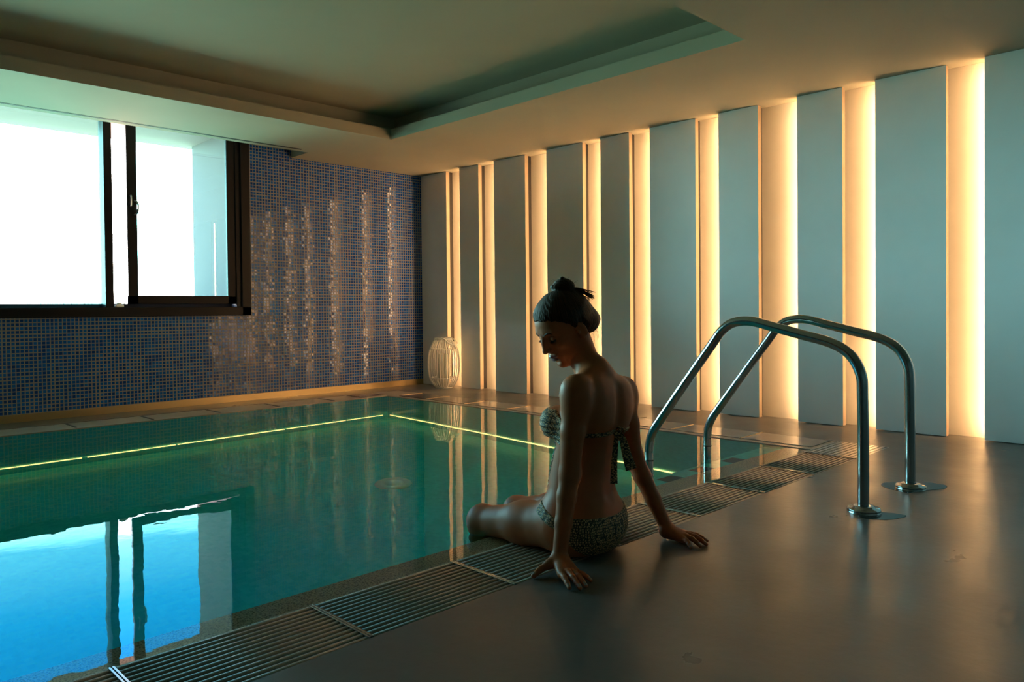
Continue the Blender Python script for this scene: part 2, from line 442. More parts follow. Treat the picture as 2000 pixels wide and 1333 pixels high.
# dark inset tiles under water by the handrail
for k, (x, y) in enumerate(((3.08, 2.10), (3.36, 2.10), (3.66, 2.10), )):
    pass
bm = bmesh.new(); add_box(bm, 3.0, PX1, 2.066, 2.20, -0.13, -0.10)
o = obj('trim_7', bm, M['pool_xy']); tag(o, 'narrow step under the water by the handrails', kind='structure')
for x, l in ((3.13, 'dark square tile under water nearest the woman'), (3.42, 'dark square tile under water between the two handrails'), (3.74, 'dark square tile under water behind the far handrail')):
    bm = bmesh.new(); add_box(bm, x, x + 0.13, 2.085, 2.175, -0.101, -0.094, bevel=0.002, seg=1)
    tag(obj('inset_tile', bm, M['tile_dark']), l, 'tile', 'dark tiles on the underwater step')

# ------------------------------------------------------------------ grating
def make_grate(x0, x1, ends=True):
    g = empty('drain_grate', (x0, GY0, 0))
    L = x1 - x0; W = GY1 - GY0
    bm = bmesh.new()
    nb = 13
    for k in range(nb):
        yc = 0.012 + (W - 0.024) * k / (nb - 1)
        # rounded T-bar
        w = 0.0070
        pr = [(-w, -0.010), (-w, -0.0028), (-w * 0.8, -0.0009), (-w * 0.45, 0), (w * 0.45, 0), (w * 0.8, -0.0009), (w, -0.0028), (w, -0.010)]
        a = [bm.verts.new((0.006, yc + py, pz - 0.0005)) for py, pz in pr]; b = [bm.verts.new((L - 0.006, yc + py, pz - 0.0005)) for py, pz in pr]
        for i in range(len(pr)):
            j = (i + 1) % len(pr); f = bm.faces.new((a[i], a[j], b[j], b[i])); f.smooth = i != len(pr) - 1
        bm.faces.new(a); bm.faces.new(list(reversed(b)))
    obj('slats', bm, M['grate'], g)
    for a_, b_ in ((0.0008, 0.0075), (L - 0.0075, L - 0.0008)):
        bm = bmesh.new()
        add_box(bm, a_, b_, 0.002, W - 0.002, -0.025, 0.002, bevel=0.001, seg=1)
        obj('end_bar', bm, M['steel'], g)
    return g
gx = [0.045, 0.561, 1.077, 1.588, 2.100, 2.612, 3.140, 3.655, 4.170]
gl = ['steel slatted drain grate at the lower left corner of the photo', 'slatted drain grate at the bottom left, below the window reflection',
      'slatted drain grate below the teal water, left of the one before the woman', 'slatted drain grate under the thighs of the woman',
      'slatted drain grate right of the hips of the woman, behind her right arm', 'slatted drain grate just past the right hand of the woman',
      'slatted drain grate beside the foot of the near handrail', 'last slatted drain grate, next to the perforated plate']
for i in range(8):
    tag(make_grate(gx[i], gx[i + 1]), gl[i], 'drain grate', 'slatted grates along the pool')
# perforated corner plate
bm = bmesh.new()
pw, ph = 4.64 - 4.172, GY1 - GY0
nx, ny = 22, 10
for i in range(nx):
    for j in range(ny):
        cx0, cx1 = 4.172 + pw * i / nx, 4.172 + pw * (i + 1) / nx
        cy0, cy1 = GY0 + ph * j / ny, GY0 + ph * (j + 1) / ny
        mx, my = (cx0 + cx1) / 2, (cy0 + cy1) / 2
        hw, hh = 0.0062, 0.0075
        o4 = [(cx0, cy0), (cx1, cy0), (cx1, cy1), (cx0, cy1)]; i4 = [(mx - hw, my - hh), (mx + hw, my - hh), (mx + hw, my + hh), (mx - hw, my + hh)]
        vo = [bm.verts.new((x, y, 0.0)) for x, y in o4]; vi = [bm.verts.new((x, y, 0.0)) for x, y in i4]; vd = [bm.verts.new((x, y, -0.006)) for x, y in i4]
        for q in range(4):
            r = (q + 1) % 4
            bm.faces.new((vo[q], vo[r], vi[r], vi[q])); bm.faces.new((vi[q], vi[r], vd[r], vd[q]))
bmesh.ops.remove_doubles(bm, verts=bm.verts, dist=0.0001)
bmc = obj('perforated_plate', bm, M['brushed']); tag(bmc, 'perforated steel corner plate at the end of the grating', 'drain cover')

# gutter cover plates on the far sides
cv = [M['coping'], M['tile_dark'], M['coping']]
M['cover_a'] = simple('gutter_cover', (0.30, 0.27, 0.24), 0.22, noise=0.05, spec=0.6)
M['cover_reflect'] = simple('gutter_cover_dark_reflection', (0.10, 0.08, 0.065), 0.25, noise=0.08, spec=0.6)  # darker copy of the cover material; a dark reflection put into the colour
M['joint'] = simple('brass_joint', (0.75, 0.55, 0.32), 0.3, metal=1.0)
ys = [1.93, 2.385, 2.90, 3.42, 3.94, 4.48, 5.01, 5.55, 5.97]
jn = ['thin metal joint nearest the perforated plate', 'thin metal joint just right of the far handrail', 'thin metal joint seen between the handrails', 'thin metal joint just right of the woman', 'thin metal joint hidden behind the woman', 'thin metal joint left of the chest of the woman', 'thin metal joint between the two gutter covers with painted reflections', 'thin metal joint in the far pool corner, by the lantern']
nm = ['gutter cover by the perforated plate on the panel side', 'gutter cover second from the perforated plate', 'gutter cover between the two handrails, in front of the lit wall',
      'gutter cover right of the woman on the panel side', 'gutter cover hidden mostly behind the woman', 'pale gutter cover left of the chest of the woman',
      'gutter cover darkened by a painted reflection, second from the far pool corner', 'gutter cover darkened by a painted reflection, at the far pool corner in front of the lantern']
for i in range(8):
    a, b = ys[i], ys[i + 1]
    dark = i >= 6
    c = box('gutter_cover', 4.345, 4.625, a + 0.006, b - 0.006, -0.001, 0.0022, M['cover_reflect'] if dark else M['cover_a'])
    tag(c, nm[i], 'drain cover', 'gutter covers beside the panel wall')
    tag(box('joint_strip', 4.345, 4.625, b - 0.005, b + 0.005, -0.001, 0.0045, M['joint']),
        jn[i], 'joint strip', 'metal joints between gutter covers')
xs = [-0.50, 0.03, 0.56, 1.08, 1.60, 2.133, 2.656, 3.18, 3.723, 4.25]
for i, x in enumerate(xs[3:9]):
    tag(box('joint_slot', x - 0.008, x + 0.008, 6.115, 6.39, -0.002, 0.0012, M['tile_dark']),
        ['dark joint in the coping at the left edge of the photo', 'dark coping joint below the window, first fully seen from the left', 'dark coping joint below the sliding sash', 'dark coping joint below the right end of the window',
         'dark coping joint below the bare mosaic', 'dark coping joint nearest the far pool corner'][i], 'joint', 'dark joints in the coping under the mosaic')
tag(box('gutter_cover', 4.02, 4.30, 6.14, 6.38, -0.001, 0.0022, M['cover_reflect']), 'gutter cover darkened by a painted reflection, on the mosaic side of the far corner', 'drain cover', 'gutter covers beside the panel wall')

# ------------------------------------------------------------------ handrails
near = [(1.176, 0.0), (1.176, 0.25), (1.178, 0.46), (1.185, 0.550), (1.226, 0.624), (1.302, 0.670), (1.434, 0.704), (1.54, 0.730), (1.655, 0.757), (1.742, 0.750), (1.801, 0.712), (1.850, 0.650), (1.975, 0.488), (2.125, 0.290), (2.183, 0.205), (2.203, 0.127), (2.205, -0.02), (2.205, -0.95)]
def handrail(x, lab, base_y=1.174, ring=True):
    h = empty('handrail', (x, base_y, 0)); tag(h, lab, 'handrail', 'pool handrails')
    bm = bmesh.new()
    pts = catmull([(0, y - base_y, z) for y, z in near], 8)
    add_tube(bm, pts, 0.0215, 24)
    obj('tube', bm, M['steel'], h)
    bm = bmesh.new()
    add_lathe(bm, [(0.0216, 0.026), (0.036, 0.026), (0.042, 0.022), (0.042, 0.018), (0.058, 0.018), (0.063, 0.013), (0.063, 0.009), (0.060, 0.007), (0.064, 0.004), (0.064, 0.0005)], seg=48)
    obj('flange', bm, M['steel'], h)
    bm = bmesh.new()
    add_lathe(bm, [(0.0214, 0.070), (0.0226, 0.069), (0.0226, 0.066), (0.0214, 0.065)], c=(0, 2.204 - base_y, 0), seg=32)
    obj('joint_ring', bm, M['channel'], h)
    return h
handrail(3.113, 'nearer polished steel handrail arching from the deck into the pool')
handrail(3.653, 'farther polished steel handrail arching from the deck into the pool')
# small wet patches round the rail feet
def puddle(cx, cy, pts, lab):
    bm = bmesh.new(); P = catmull([(x, y, 0.0012) for x, y in pts] + [(pts[0][0], pts[0][1], 0.0012)], 5)[:-1]
    vs = [bm.verts.new((cx + p.x, cy + p.y, 0.0010)) for p in P]; bm.faces.new(vs)
    vb = [bm.verts.new((cx + p.x * 1.01, cy + p.y * 1.01, 0.0001)) for p in P]
    for i in range(len(P)): bm.faces.new((vs[i], vs[(i + 1) % len(P)], vb[(i + 1) % len(P)], vb[i]))
    tag(obj('puddle', bm, M['puddle']), lab, 'puddle')
puddle(3.075, 1.125, [(-.03, -.055), (.03, -.085), (.09, -.09), (.085, -.02), (.03, .03), (-.04, .04), (-.06, 0)], 'small wet patch at the foot of the nearer handrail')
puddle(3.69, 1.17, [(-.14, -.02), (-.07, -.04), (.05, -.10), (.13, -.09), (.14, .0), (.07, .08), (-.02, .13), (-.10, .09)], 'wet patch around the foot of the farther handrail')

# ------------------------------------------------------------------ lantern
lan = empty('lantern', (5.08, 6.185, 0)); tag(lan, 'white openwork slatted lantern standing in the far corner', 'lantern')
def prof(z):   # radius of the basket at height z
    return np.interp(z, [0.0, 0.03, 0.09, 0.18, 0.30, 0.38, 0.45, 0.49, 0.505], [0.085, 0.115, 0.148, 0.163, 0.163, 0.152, 0.122, 0.092, 0.082])
bm = bmesh.new()
for k in range(30):
    a = 2 * math.pi * k / 30 + random.uniform(-.03, .03)
    add_tube(bm, [(prof(z) * math.cos(a), prof(z) * math.sin(a), z + 0.012) for z in np.linspace(0, 0.5, 14)], 0.0058, 6)
obj('slats', bm, M['white'], lan)
bm = bmesh.new()
bm.free()
for z in (0.10, 0.40):
    bm = bmesh.new()
    add_tube(bm, [(prof(z) * 0.975 * math.cos(t), prof(z) * 0.975 * math.sin(t), z + 0.012) for t in np.linspace(0, 2 * math.pi, 40)], 0.006, 8)
    obj('ring', bm, M['white'], lan)
bm = bmesh.new()
bm = bmesh.new(); add_lathe(bm, [(0.001, 0), (0.088, 0), (0.092, 0.006), (0.088, 0.016), (0.001, 0.018)])
obj('base', bm, M['white'], lan)
bm = bmesh.new(); add_lathe(bm, [(0.068, 0.50), (0.088, 0.50), (0.092, 0.512), (0.088, 0.522), (0.068, 0.522), (0.066, 0.51), (0.068, 0.50)])
obj('rim', bm, M['white'], lan)
bm = bmesh.new()
hd = [(-0.075, 0.05, 0.525), (-0.06, -0.06, 0.528), (-0.03, -0.13, 0.475), (0.02, -0.17, 0.455), (0.08, -0.135, 0.47), (0.10, -0.02, 0.522), (0.06, 0.07, 0.526)]
add_tube(bm, catmull(hd, 8), 0.0065, 8)
obj('handle', bm, M['white'], lan)
# frosted inner cylinder
M['inner'] = simple('lantern_inner', (0.7, 0.66, 0.58), 0.6)
bm = bmesh.new(); add_lathe(bm, [(0.001, 0.018), (0.062, 0.018), (0.062, 0.36), (0.058, 0.36), (0.058, 0.022), (0.001, 0.022)])
obj('candle_glass', bm, M['inner'], lan)
# ------------------------------------------------------------------ the woman (one continuous surface grown from a distance field)
def V3(*a): return np.array(a, dtype=np.float32)
SV = V3(0.994, 0.110, 0); FV = V3(-0.110, 0.994, 0); ZV = V3(0, 0, 1)      # her right, her front, up

class Seg:      # tapered limb, optionally flattened along an axis
    def __init__(s, a, b, r0, r1, k=0.02, flat=None, fs=1.0, sub=False):
        s.a, s.b, s.r0, s.r1, s.k, s.sub = V3(*a), V3(*b), r0, r1, k, sub
        s.flat = None if flat is None else V3(*flat) / np.linalg.norm(flat); s.fs = fs
        s.c = (s.a + s.b) / 2; s.R = np.linalg.norm(s.b - s.a) / 2 + max(r0, r1) * max(1, 1)
    def d(s, p):
        ab = s.b - s.a; q = p - s.a
        t = np.clip(q @ ab / (ab @ ab), 0, 1)
        w = q - t[:, None] * ab
        r = s.r0 + (s.r1 - s.r0) * t
        if s.flat is not None:
            h = w @ s.flat; w = w + (h * (1 / s.fs - 1))[:, None] * s.flat
            l = np.linalg.norm(w, axis=1)
            return (l - r) * s.fs ** 0.5
        return np.linalg.norm(w, axis=1) - r

class Ell:      # ellipsoid in a given frame (rows = axes)
    def __init__(s, c, r, B=None, k=0.02, sub=False):
        s.c = V3(*c); s.r = V3(*r); s.B = np.eye(3, dtype=np.float32) if B is None else B; s.k = k; s.R = max(r); s.sub = sub
    def d(s, p):
        q = (p - s.c) @ s.B.T
        k0 = np.linalg.norm(q / s.r, axis=1); k1 = np.linalg.norm(q / (s.r * s.r), axis=1)
        return k0 * (k0 - 1) / np.maximum(k1, 1e-6)

class Loft:     # trunk: ellipses stacked along z, each with its own centre
    def __init__(s, rows, k=0.02):
        s.z = np.array([r[0] for r in rows], dtype=np.float32)
        s.f = [np.array([r[i] for r in rows], dtype=np.float32) for i in range(1, 5)]   # a (side), b (depth), cs, cf
        s.k = k; s.sub = False; s.c = C0 + ZV * float(s.z.mean()) - ZV * float(C0[2]); s.R = 0.40
    def d(s, p):
        z = p[:, 2]; zc = np.clip(z, s.z[0], s.z[-1])
        # smooth interpolation
        def itp(y):
            i = np.clip(np.searchsorted(s.z, zc) - 1, 0, len(s.z) - 2)
            t = (zc - s.z[i]) / (s.z[i + 1] - s.z[i]); m = np.gradient(y, s.z)
            h = s.z[i + 1] - s.z[i]
            return (2 * t ** 3 - 3 * t ** 2 + 1) * y[i] + (t ** 3 - 2 * t ** 2 + t) * h * m[i] + (-2 * t ** 3 + 3 * t ** 2) * y[i + 1] + (t ** 3 - t ** 2) * h * m[i + 1]
        a, b, cs, cf = [itp(y) for y in s.f]
        q = p - C0
        x = q @ SV - cs; y = q @ FV - cf
        k0 = np.sqrt((x / a) ** 2 + (y / b) ** 2); k1 = np.sqrt((x / a ** 2) ** 2 + (y / b ** 2) ** 2)
        d = np.where(k1 > 1e-3, k0 * (k0 - 1) / np.maximum(k1, 1e-3), -np.minimum(a, b))
        dz = np.maximum(s.z[0] - z, z - s.z[-1])
        return np.where(dz > 0, np.sqrt(np.maximum(d, 0) ** 2 + dz ** 2), np.maximum(d, dz * 0.5 if False else d))

def smin(a, b, k):
    if k <= 0: return np.minimum(a, b)
    h = np.maximum(k - np.abs(a - b), 0) / k
    return np.minimum(a, b) - h * h * k * 0.25
def smax(a, b, k): return -smin(-a, -b, k)

def field(prims):
    def f(p, c=None, R=None):
        d = np.full(len(p), 0.2, dtype=np.float32)
        for q in prims:
            if c is not None and np.linalg.norm(q.c - c) > q.R + R + 0.06: continue
            e = q.d(p)
            d = smax(d, -e, q.k) if q.sub else smin(d, e, q.k)
        return d
    return f

def surface(f, lo, hi, h, coarse=8, margin=None):
    """surface nets over the blocks the surface passes through"""
    n = coarse; bs = n * h
    lo = np.array(lo, dtype=np.float64); dims = np.ceil((np.array(hi) - lo) / bs).astype(int)
    R = float(np.sqrt(3) * bs / 2)
    gi = np.stack(np.meshgrid(*[np.arange(d) for d in dims], indexing='ij'), -1).reshape(-1, 3)
    cc = (lo + (gi + 0.5) * bs).astype(np.float32)
    keep = []
    big = 4
    # hierarchical culling on groups of centres
    key = (gi // big); _, inv = np.unique(key, axis=0, return_inverse=True); inv = inv.ravel()
    order = np.argsort(inv, kind='stable'); bnd = np.flatnonzero(np.diff(inv[order])) + 1
    for grp in np.split(order, bnd):
        c = cc[grp]; m = c.mean(0)
        dd = f(c, m, float(np.sqrt(3) * bs * big / 2))
        keep.append(grp[np.abs(dd) < R * 1.35 + 0.004])
    keep = np.concatenate(keep)
    S = (int(dims[0] * n + 3), int(dims[1] * n + 3), int(dims[2] * n + 3))
    loc = np.stack(np.meshgrid(*[np.arange(n + 1)] * 3, indexing='ij'), -1).reshape(-1, 3)
    def cid(i): return (i[:, 0] * S[1] + i[:, 1]) * S[2] + i[:, 2]
    corners = np.array([[i, j, k] for i in (0, 1) for j in (0, 1) for k in (0, 1)])
    VI, VP, FQ = [], [], []
    m1 = n + 1
    for b in keep:
        base = gi[b] * n
        P = (lo + (base + loc) * h).astype(np.float32)
        v = f(P, cc[b], R)
        if v.min() > 0 or v.max() < 0: continue
        v = v.reshape(m1, m1, m1); sg = v < 0
        # cells
        cs = np.zeros((n, n, n), int)
        for i, j, k in corners: cs += sg[i:n + i, j:n + j, k:n + k]
        act = np.argwhere((cs > 0) & (cs < 8))
        if len(act) == 0: continue
        acc = np.zeros((len(act), 3)); cnt = np.zeros(len(act))
        for ax in range(3):
            o = [a for a in range(3) if a != ax]
            for u in (0, 1):
                for w_ in (0, 1):
                    p0 = act.copy(); p0[:, o[0]] += u; p0[:, o[1]] += w_; p1 = p0.copy(); p1[:, ax] += 1
                    a = v[p0[:, 0], p0[:, 1], p0[:, 2]]; c = v[p1[:, 0], p1[:, 1], p1[:, 2]]
                    x = (a < 0) != (c < 0)
                    t = np.where(x, a / np.where(x, a - c, 1), 0)
                    q = p0 - act + 0.0; q[:, ax] += t
                    acc += q * x[:, None]; cnt += x
        VI.append(cid(base + act)); VP.append(lo + (base + act + acc / cnt[:, None]) * h)
        # faces: grid edges crossing the surface (owned by this block)
        for ax in range(3):
            o = [(ax + 1) % 3, (ax + 2) % 3]
            sl0 = [slice(0, n)] * 3; sl1 = [slice(0, n)] * 3; sl1[ax] = slice(1, n + 1)
            a, c = sg[tuple(sl0)], sg[tuple(sl1)]
            e = np.argwhere(a != c)
            if len(e) == 0: continue
            inside = a[e[:, 0], e[:, 1], e[:, 2]]
            g = base + e
            q = []
            for (du, dw) in ((0, 0), (-1, 0), (-1, -1), (0, -1)):
                t = g.copy(); t[:, o[0]] += du; t[:, o[1]] += dw; q.append(cid(t))
            q = np.stack(q, 1); q[~inside] = q[~inside][:, ::-1]
            FQ.append(q)
    VI = np.concatenate(VI); VP = np.concatenate(VP); FQ = np.concatenate(FQ)
    ids, first = np.unique(VI, return_index=True); VP = VP[first]
    pos = np.searchsorted(ids, FQ); pos = np.clip(pos, 0, len(ids) - 1)
    ok = (ids[pos] == FQ).all(1); F = pos[ok]
    # relax
    e0 = np.concatenate([F[:, 0], F[:, 1], F[:, 2], F[:, 3]]); e1 = np.concatenate([F[:, 1], F[:, 2], F[:, 3], F[:, 0]])
    deg = np.bincount(e0, minlength=len(VP)) + np.bincount(e1, minlength=len(VP))
    for lam in (0.5, -0.52, 0.5, -0.52, 0.35):
        a = np.stack([np.bincount(e0, VP[e1, i], len(VP)) + np.bincount(e1, VP[e0, i], len(VP)) for i in range(3)], 1)
        VP = VP + lam * (a / np.maximum(deg, 1)[:, None] - VP)
    return VP, F

def biggest(VF):
    VP, F = VF; lab = np.arange(len(VP))
    while True:
        m_ = lab[F].min(1); new = lab.copy()
        for i in range(4): np.minimum.at(new, F[:, i], m_)
        new = new[new]
        if (new == lab).all(): break
        lab = new
    fl = lab[F[:, 0]]; ids, cnt = np.unique(fl, return_counts=True); k = fl == ids[cnt.argmax()]
    F = F[k]; u_, inv = np.unique(F, return_inverse=True)
    return VP[u_], inv.reshape(F.shape)
def mesh_obj(name, VF, mats, parent=None, mi=None):
    if name.startswith('hair') or name.startswith('bikini_b'): VF = biggest(VF)
    VP, F = VF
    me = bpy.data.meshes.new(name)
    me.vertices.add(len(VP)); me.vertices.foreach_set('co', VP.astype(np.float32).ravel())
    me.loops.add(F.size); me.loops.foreach_set('vertex_index', F.astype(np.int32).ravel())
    me.polygons.add(len(F)); me.polygons.foreach_set('loop_start', np.arange(0, F.size, 4, dtype=np.int32)); me.polygons.foreach_set('loop_total', np.full(len(F), 4, dtype=np.int32))
    for m in (mats if isinstance(mats, (list, tuple)) else [mats]): me.materials.append(m)
    if mi is not None: me.polygons.foreach_set('material_index', mi.astype(np.int32))
    me.polygons.foreach_set('use_smooth', np.ones(len(F), dtype=bool))
    me.update(calc_edges=True); me.validate()
    o = bpy.data.objects.new(name, me); COL.objects.link(o)
    if parent is not None:
        o.parent = parent
        if parent is woman: o.matrix_parent_inverse = Matrix.Translation(-Vector(woman.location))
    return o

C0 = V3(1.995, 1.680, 0.0)                     # under the pelvis
def W(s_, f_, z_): return C0 + SV * s_ + FV * f_ + ZV * z_

# --- head frame
HC = V3(1.944, 1.724, 0.763)
fh = V3(math.cos(math.radians(166)), math.sin(math.radians(166)), 0)
pt = math.radians(32)
hf = fh * math.cos(pt) - ZV * math.sin(pt); hu = fh * math.sin(pt) + ZV * math.cos(pt); hl = np.cross(hu, hf)
HB = np.stack([hf, hl, hu]).astype(np.float32)
HS = 1.075
def Hp(f_, l_, u_): return HC + (hf * f_ + hl * l_ + hu * u_) * HS
def HE(c, r, k=0.012, sub=False, rot=None):
    B = HB
    if rot is not None: B = rot @ HB
    return Ell(Hp(*c), [x * HS for x in r], B.astype(np.float32), k, sub)
def HSg(a, b, r0, r1, k=0.01, sub=False): return Seg(Hp(*a), Hp(*b), r0 * HS, r1 * HS, k, sub=sub)
def rotm(axis, deg):
    a = math.radians(deg); c, s = math.cos(a), math.sin(a)
    return {'f': np.array([[1, 0, 0], [0, c, s], [0, -s, c]]), 'l': np.array([[c, 0, -s], [0, 1, 0], [s, 0, c]]), 'u': np.array([[c, s, 0], [-s, c, 0], [0, 0, 1]])}[axis]

SL, SR = W(-0.162, -0.080, 0.562), W(0.122, -0.080, 0.535)
EL, ER = V3(1.826, 1.600, 0.296), V3(2.212, 1.636, 0.292)
WL, WR = V3(1.760, 1.586, 0.046), V3(2.262, 1.530, 0.044)
HL, HR = W(-0.092, 0.03, 0.096), W(0.092, 0.03, 0.096)
KL, KR = V3(1.902, 2.095, 0.034), V3(2.092, 2.100, 0.032)
AL, AR = V3(1.915, 2.135, -0.375), V3(2.115, 2.150, -0.365)

trunk = Loft([(0.030, 0.115, 0.090, 0, -0.003), (0.07, 0.150, 0.108, 0, 0.0), (0.12, 0.158, 0.112, 0, 0.0), (0.17, 0.147, 0.107, 0, 0.008), (0.22, 0.136, 0.102, 0, 0.012),
              (0.27, 0.127, 0.097, 0, 0.009), (0.31, 0.124, 0.094, 0, 0.002), (0.36, 0.129, 0.092, 0, -0.014), (0.41, 0.136, 0.094, 0, -0.028), (0.46, 0.142, 0.094, -0.002, -0.042),
              (0.51, 0.138, 0.086, -0.006, -0.055), (0.55, 0.114, 0.070, -0.014, -0.066), (0.580, 0.078, 0.052, -0.022, -0.068), (0.600, 0.046, 0.040, -0.024, -0.064)])
NB = W(-0.028, -0.056, 0.585)                                     # base of the neck
body = [trunk,
    Ell(W(-0.074, -0.030, 0.082), (0.088, 0.090, 0.078), np.stack([SV, FV, ZV]), 0.05), Ell(W(0.060, -0.020, 0.082), (0.080, 0.086, 0.078), np.stack([SV, FV, ZV]), 0.06), Ell(W(0, -0.060, 0.095), (0.060, 0.050, 0.070), np.stack([SV, FV, ZV]), 0.06),
    # chest
    Ell(W(-0.070, 0.056, 0.436), (0.060, 0.060, 0.058), np.stack([SV, FV, ZV]), 0.03), Ell(W(0.070, 0.056, 0.436), (0.060, 0.060, 0.058), np.stack([SV, FV, ZV]), 0.03),
    # shoulders and trapezius
    Seg(W(-0.04, -0.070, 0.580), SL + ZV * 0.002, 0.038, 0.038, 0.05), Seg(W(-0.010, -0.072, 0.572), SR + ZV * 0.002, 0.036, 0.037, 0.05),
    Seg(W(-0.020, -0.070, 0.630), W(-0.090, -0.080, 0.578), 0.022, 0.026, 0.05), Seg(W(-0.020, -0.068, 0.622), W(0.046, -0.082, 0.562), 0.018, 0.024, 0.05),
    Ell(W(-0.082, -0.100, 0.49), (0.052, 0.034, 0.080), np.stack([SV, FV, ZV]), 0.05), Ell(W(0.066, -0.100, 0.485), (0.050, 0.034, 0.080), np.stack([SV, FV, ZV]), 0.05),
    # spine furrow
    Seg(W(-0.006, -0.156, 0.56), W(0, -0.146, 0.40), 0.005, 0.008, 0.035, sub=True), Seg(W(0, -0.142, 0.40), W(0, -0.112, 0.20), 0.008, 0.007, 0.035, sub=True),
    # neck
    Seg(NB, Hp(-0.028, 0, -0.050), 0.043, 0.043, 0.03),
    Seg(W(-0.02, -0.02, 0.575), Hp(-0.005, 0.045, -0.055), 0.016, 0.014, 0.03), Seg(W(0.02, -0.02, 0.575), Hp(-0.005, -0.045, -0.055), 0.016, 0.014, 0.03),
    Seg(W(0, -0.035, 0.585), Hp(0.012, 0, -0.085), 0.036, 0.030, 0.03),
]
def arm(S_, E_, W_, back):
    m = (S_ + E_) / 2; e2 = E_ + (W_ - E_) * 0.28
    return [Ell(S_ + (E_ - S_) * 0.10, (0.043, 0.045, 0.056), None, 0.03), Seg(S_, m, 0.041, 0.0395, 0.03), Seg(m, E_, 0.0395, 0.0325, 0.01),
            Seg(E_, e2, 0.0315, 0.0315, 0.015), Seg(e2, E_ + (W_ - E_) * 0.6, 0.0315, 0.0270, 0.01), Seg(E_ + (W_ - E_) * 0.6, W_, 0.0270, 0.0228, 0.01),
            Ell(E_ + back * 0.4, (0.012, 0.012, 0.020), None, 0.04)]
body += arm(SL, EL, WL, V3(0.012, -0.022, -0.006)) + arm(SR, ER, WR, V3(0.026, -0.010, -0.004))
def leg(H_, K_, A_, sgn):
    m = H_ + (K_ - H_) * 0.45
    toe = V3(0, 1, -0.25); toe /= np.linalg.norm(toe)
    c = K_ + (A_ - K_) * 0.30
    return [Seg(H_, m, 0.088, 0.070, 0.05), Seg(m, K_, 0.070, 0.051, 0.04), Ell(K_ + V3(0, 0.006, 0.004), (0.050, 0.052, 0.052), None, 0.03),
            Seg(K_ + V3(0, 0.008, -0.01), c + V3(0, -0.008, 0), 0.046, 0.048, 0.03), Seg(c + V3(0, -0.008, 0), A_, 0.048, 0.030, 0.03),
            Ell(A_ + V3(0, -0.02, -0.035), (0.028, 0.032, 0.03), None, 0.02), Seg(A_ + V3(0, 0.01, -0.03), A_ + toe * 0.13 + V3(0, 0, -0.055), 0.030, 0.022, 0.02, flat=(0, 0.25, 1), fs=0.7),
            ] + [Seg(A_ + toe * 0.12 + V3(sgn * x, 0, -0.058), A_ + toe * (0.165 - abs(x + 0.02) * 0.6) + V3(sgn * x * 1.1, 0, -0.060), 0.011 if i else 0.013, 0.009 if i else 0.011, 0.006)
                 for i, x in enumerate((-0.026, -0.010, 0.004, 0.017, 0.029))]
body += leg(HL, KL, AL, -1) + leg(HR, KR, AR, 1)

NAILS = []
def hand(Wr, mcps, tips, thumb, bow):
    """wrist, four knuckles, four tips, thumb joints; fingers lie on the floor with a slight bow"""
    out = []
    Wr = V3(*Wr); M_ = [V3(*m) for m in mcps]; T_ = [V3(*t) for t in tips]
    for m in M_:
        out.append(Seg(Wr - ZV * 0.006 + (m - M_[1]) * 0.35, m - ZV * 0.004, 0.0175, 0.0115, 0.014))
    out.append(Seg(Wr - ZV * 0.018, (M_[0] + M_[3]) / 2 * 0.55 + Wr * 0.45 - ZV * 0.016, 0.019, 0.014, 0.014))
    for i, (m, t) in enumerate(zip(M_, T_)):
        d = t - m; r = (0.0088, 0.0090, 0.0086, 0.0076)[i]
        p1 = m + d * 0.44 + ZV * bow; p2 = m + d * 0.74 + ZV * bow * 0.65
        out += [Seg(m, p1, r * 1.12, r * 0.98, 0.004), Seg(p1, p2, r, r * 0.88, 0.004), Seg(p2, t, r * 0.88, r * 0.74, 0.003)]
        dn = d / np.linalg.norm(d)
        NAILS.append((t - dn * 0.0015 + ZV * r * 0.74, dn, r * 0.72))
    a, b, c = [V3(*x) for x in thumb]
    out += [Seg(Wr + (a - Wr) * 0.15 - ZV * 0.004, a, 0.018, 0.0135, 0.018), Seg(a, b, 0.0130, 0.0105, 0.012), Seg(b, c, 0.0105, 0.0080, 0.005)]
    dn = (c - b) / np.linalg.norm(c - b); NAILS.append((c + ZV * 0.0078 - dn * 0.001, dn, 0.0066))
    return out
body += hand(WL, [(1.697, 1.524, 0.026), (1.714, 1.512, 0.028), (1.732, 1.506, 0.026), (1.748, 1.505, 0.022)],
             [(1.660, 1.458, 0.008), (1.679, 1.434, 0.008), (1.705, 1.434, 0.008), (1.750, 1.452, 0.008)],
             [(1.722, 1.595, 0.030), (1.694, 1.606, 0.018), (1.657, 1.600, 0.009)], 0.004)
body += hand(WR, [(2.306, 1.470, 0.026), (2.289, 1.462, 0.029), (2.270, 1.456, 0.027), (2.252, 1.452, 0.022)],
             [(2.326, 1.408, 0.008), (2.294, 1.390, 0.008), (2.260, 1.392, 0.008), (2.226, 1.408, 0.008)],
             [(2.302, 1.530, 0.026), (2.330, 1.510, 0.016), (2.346, 1.482, 0.009)], 0.006)

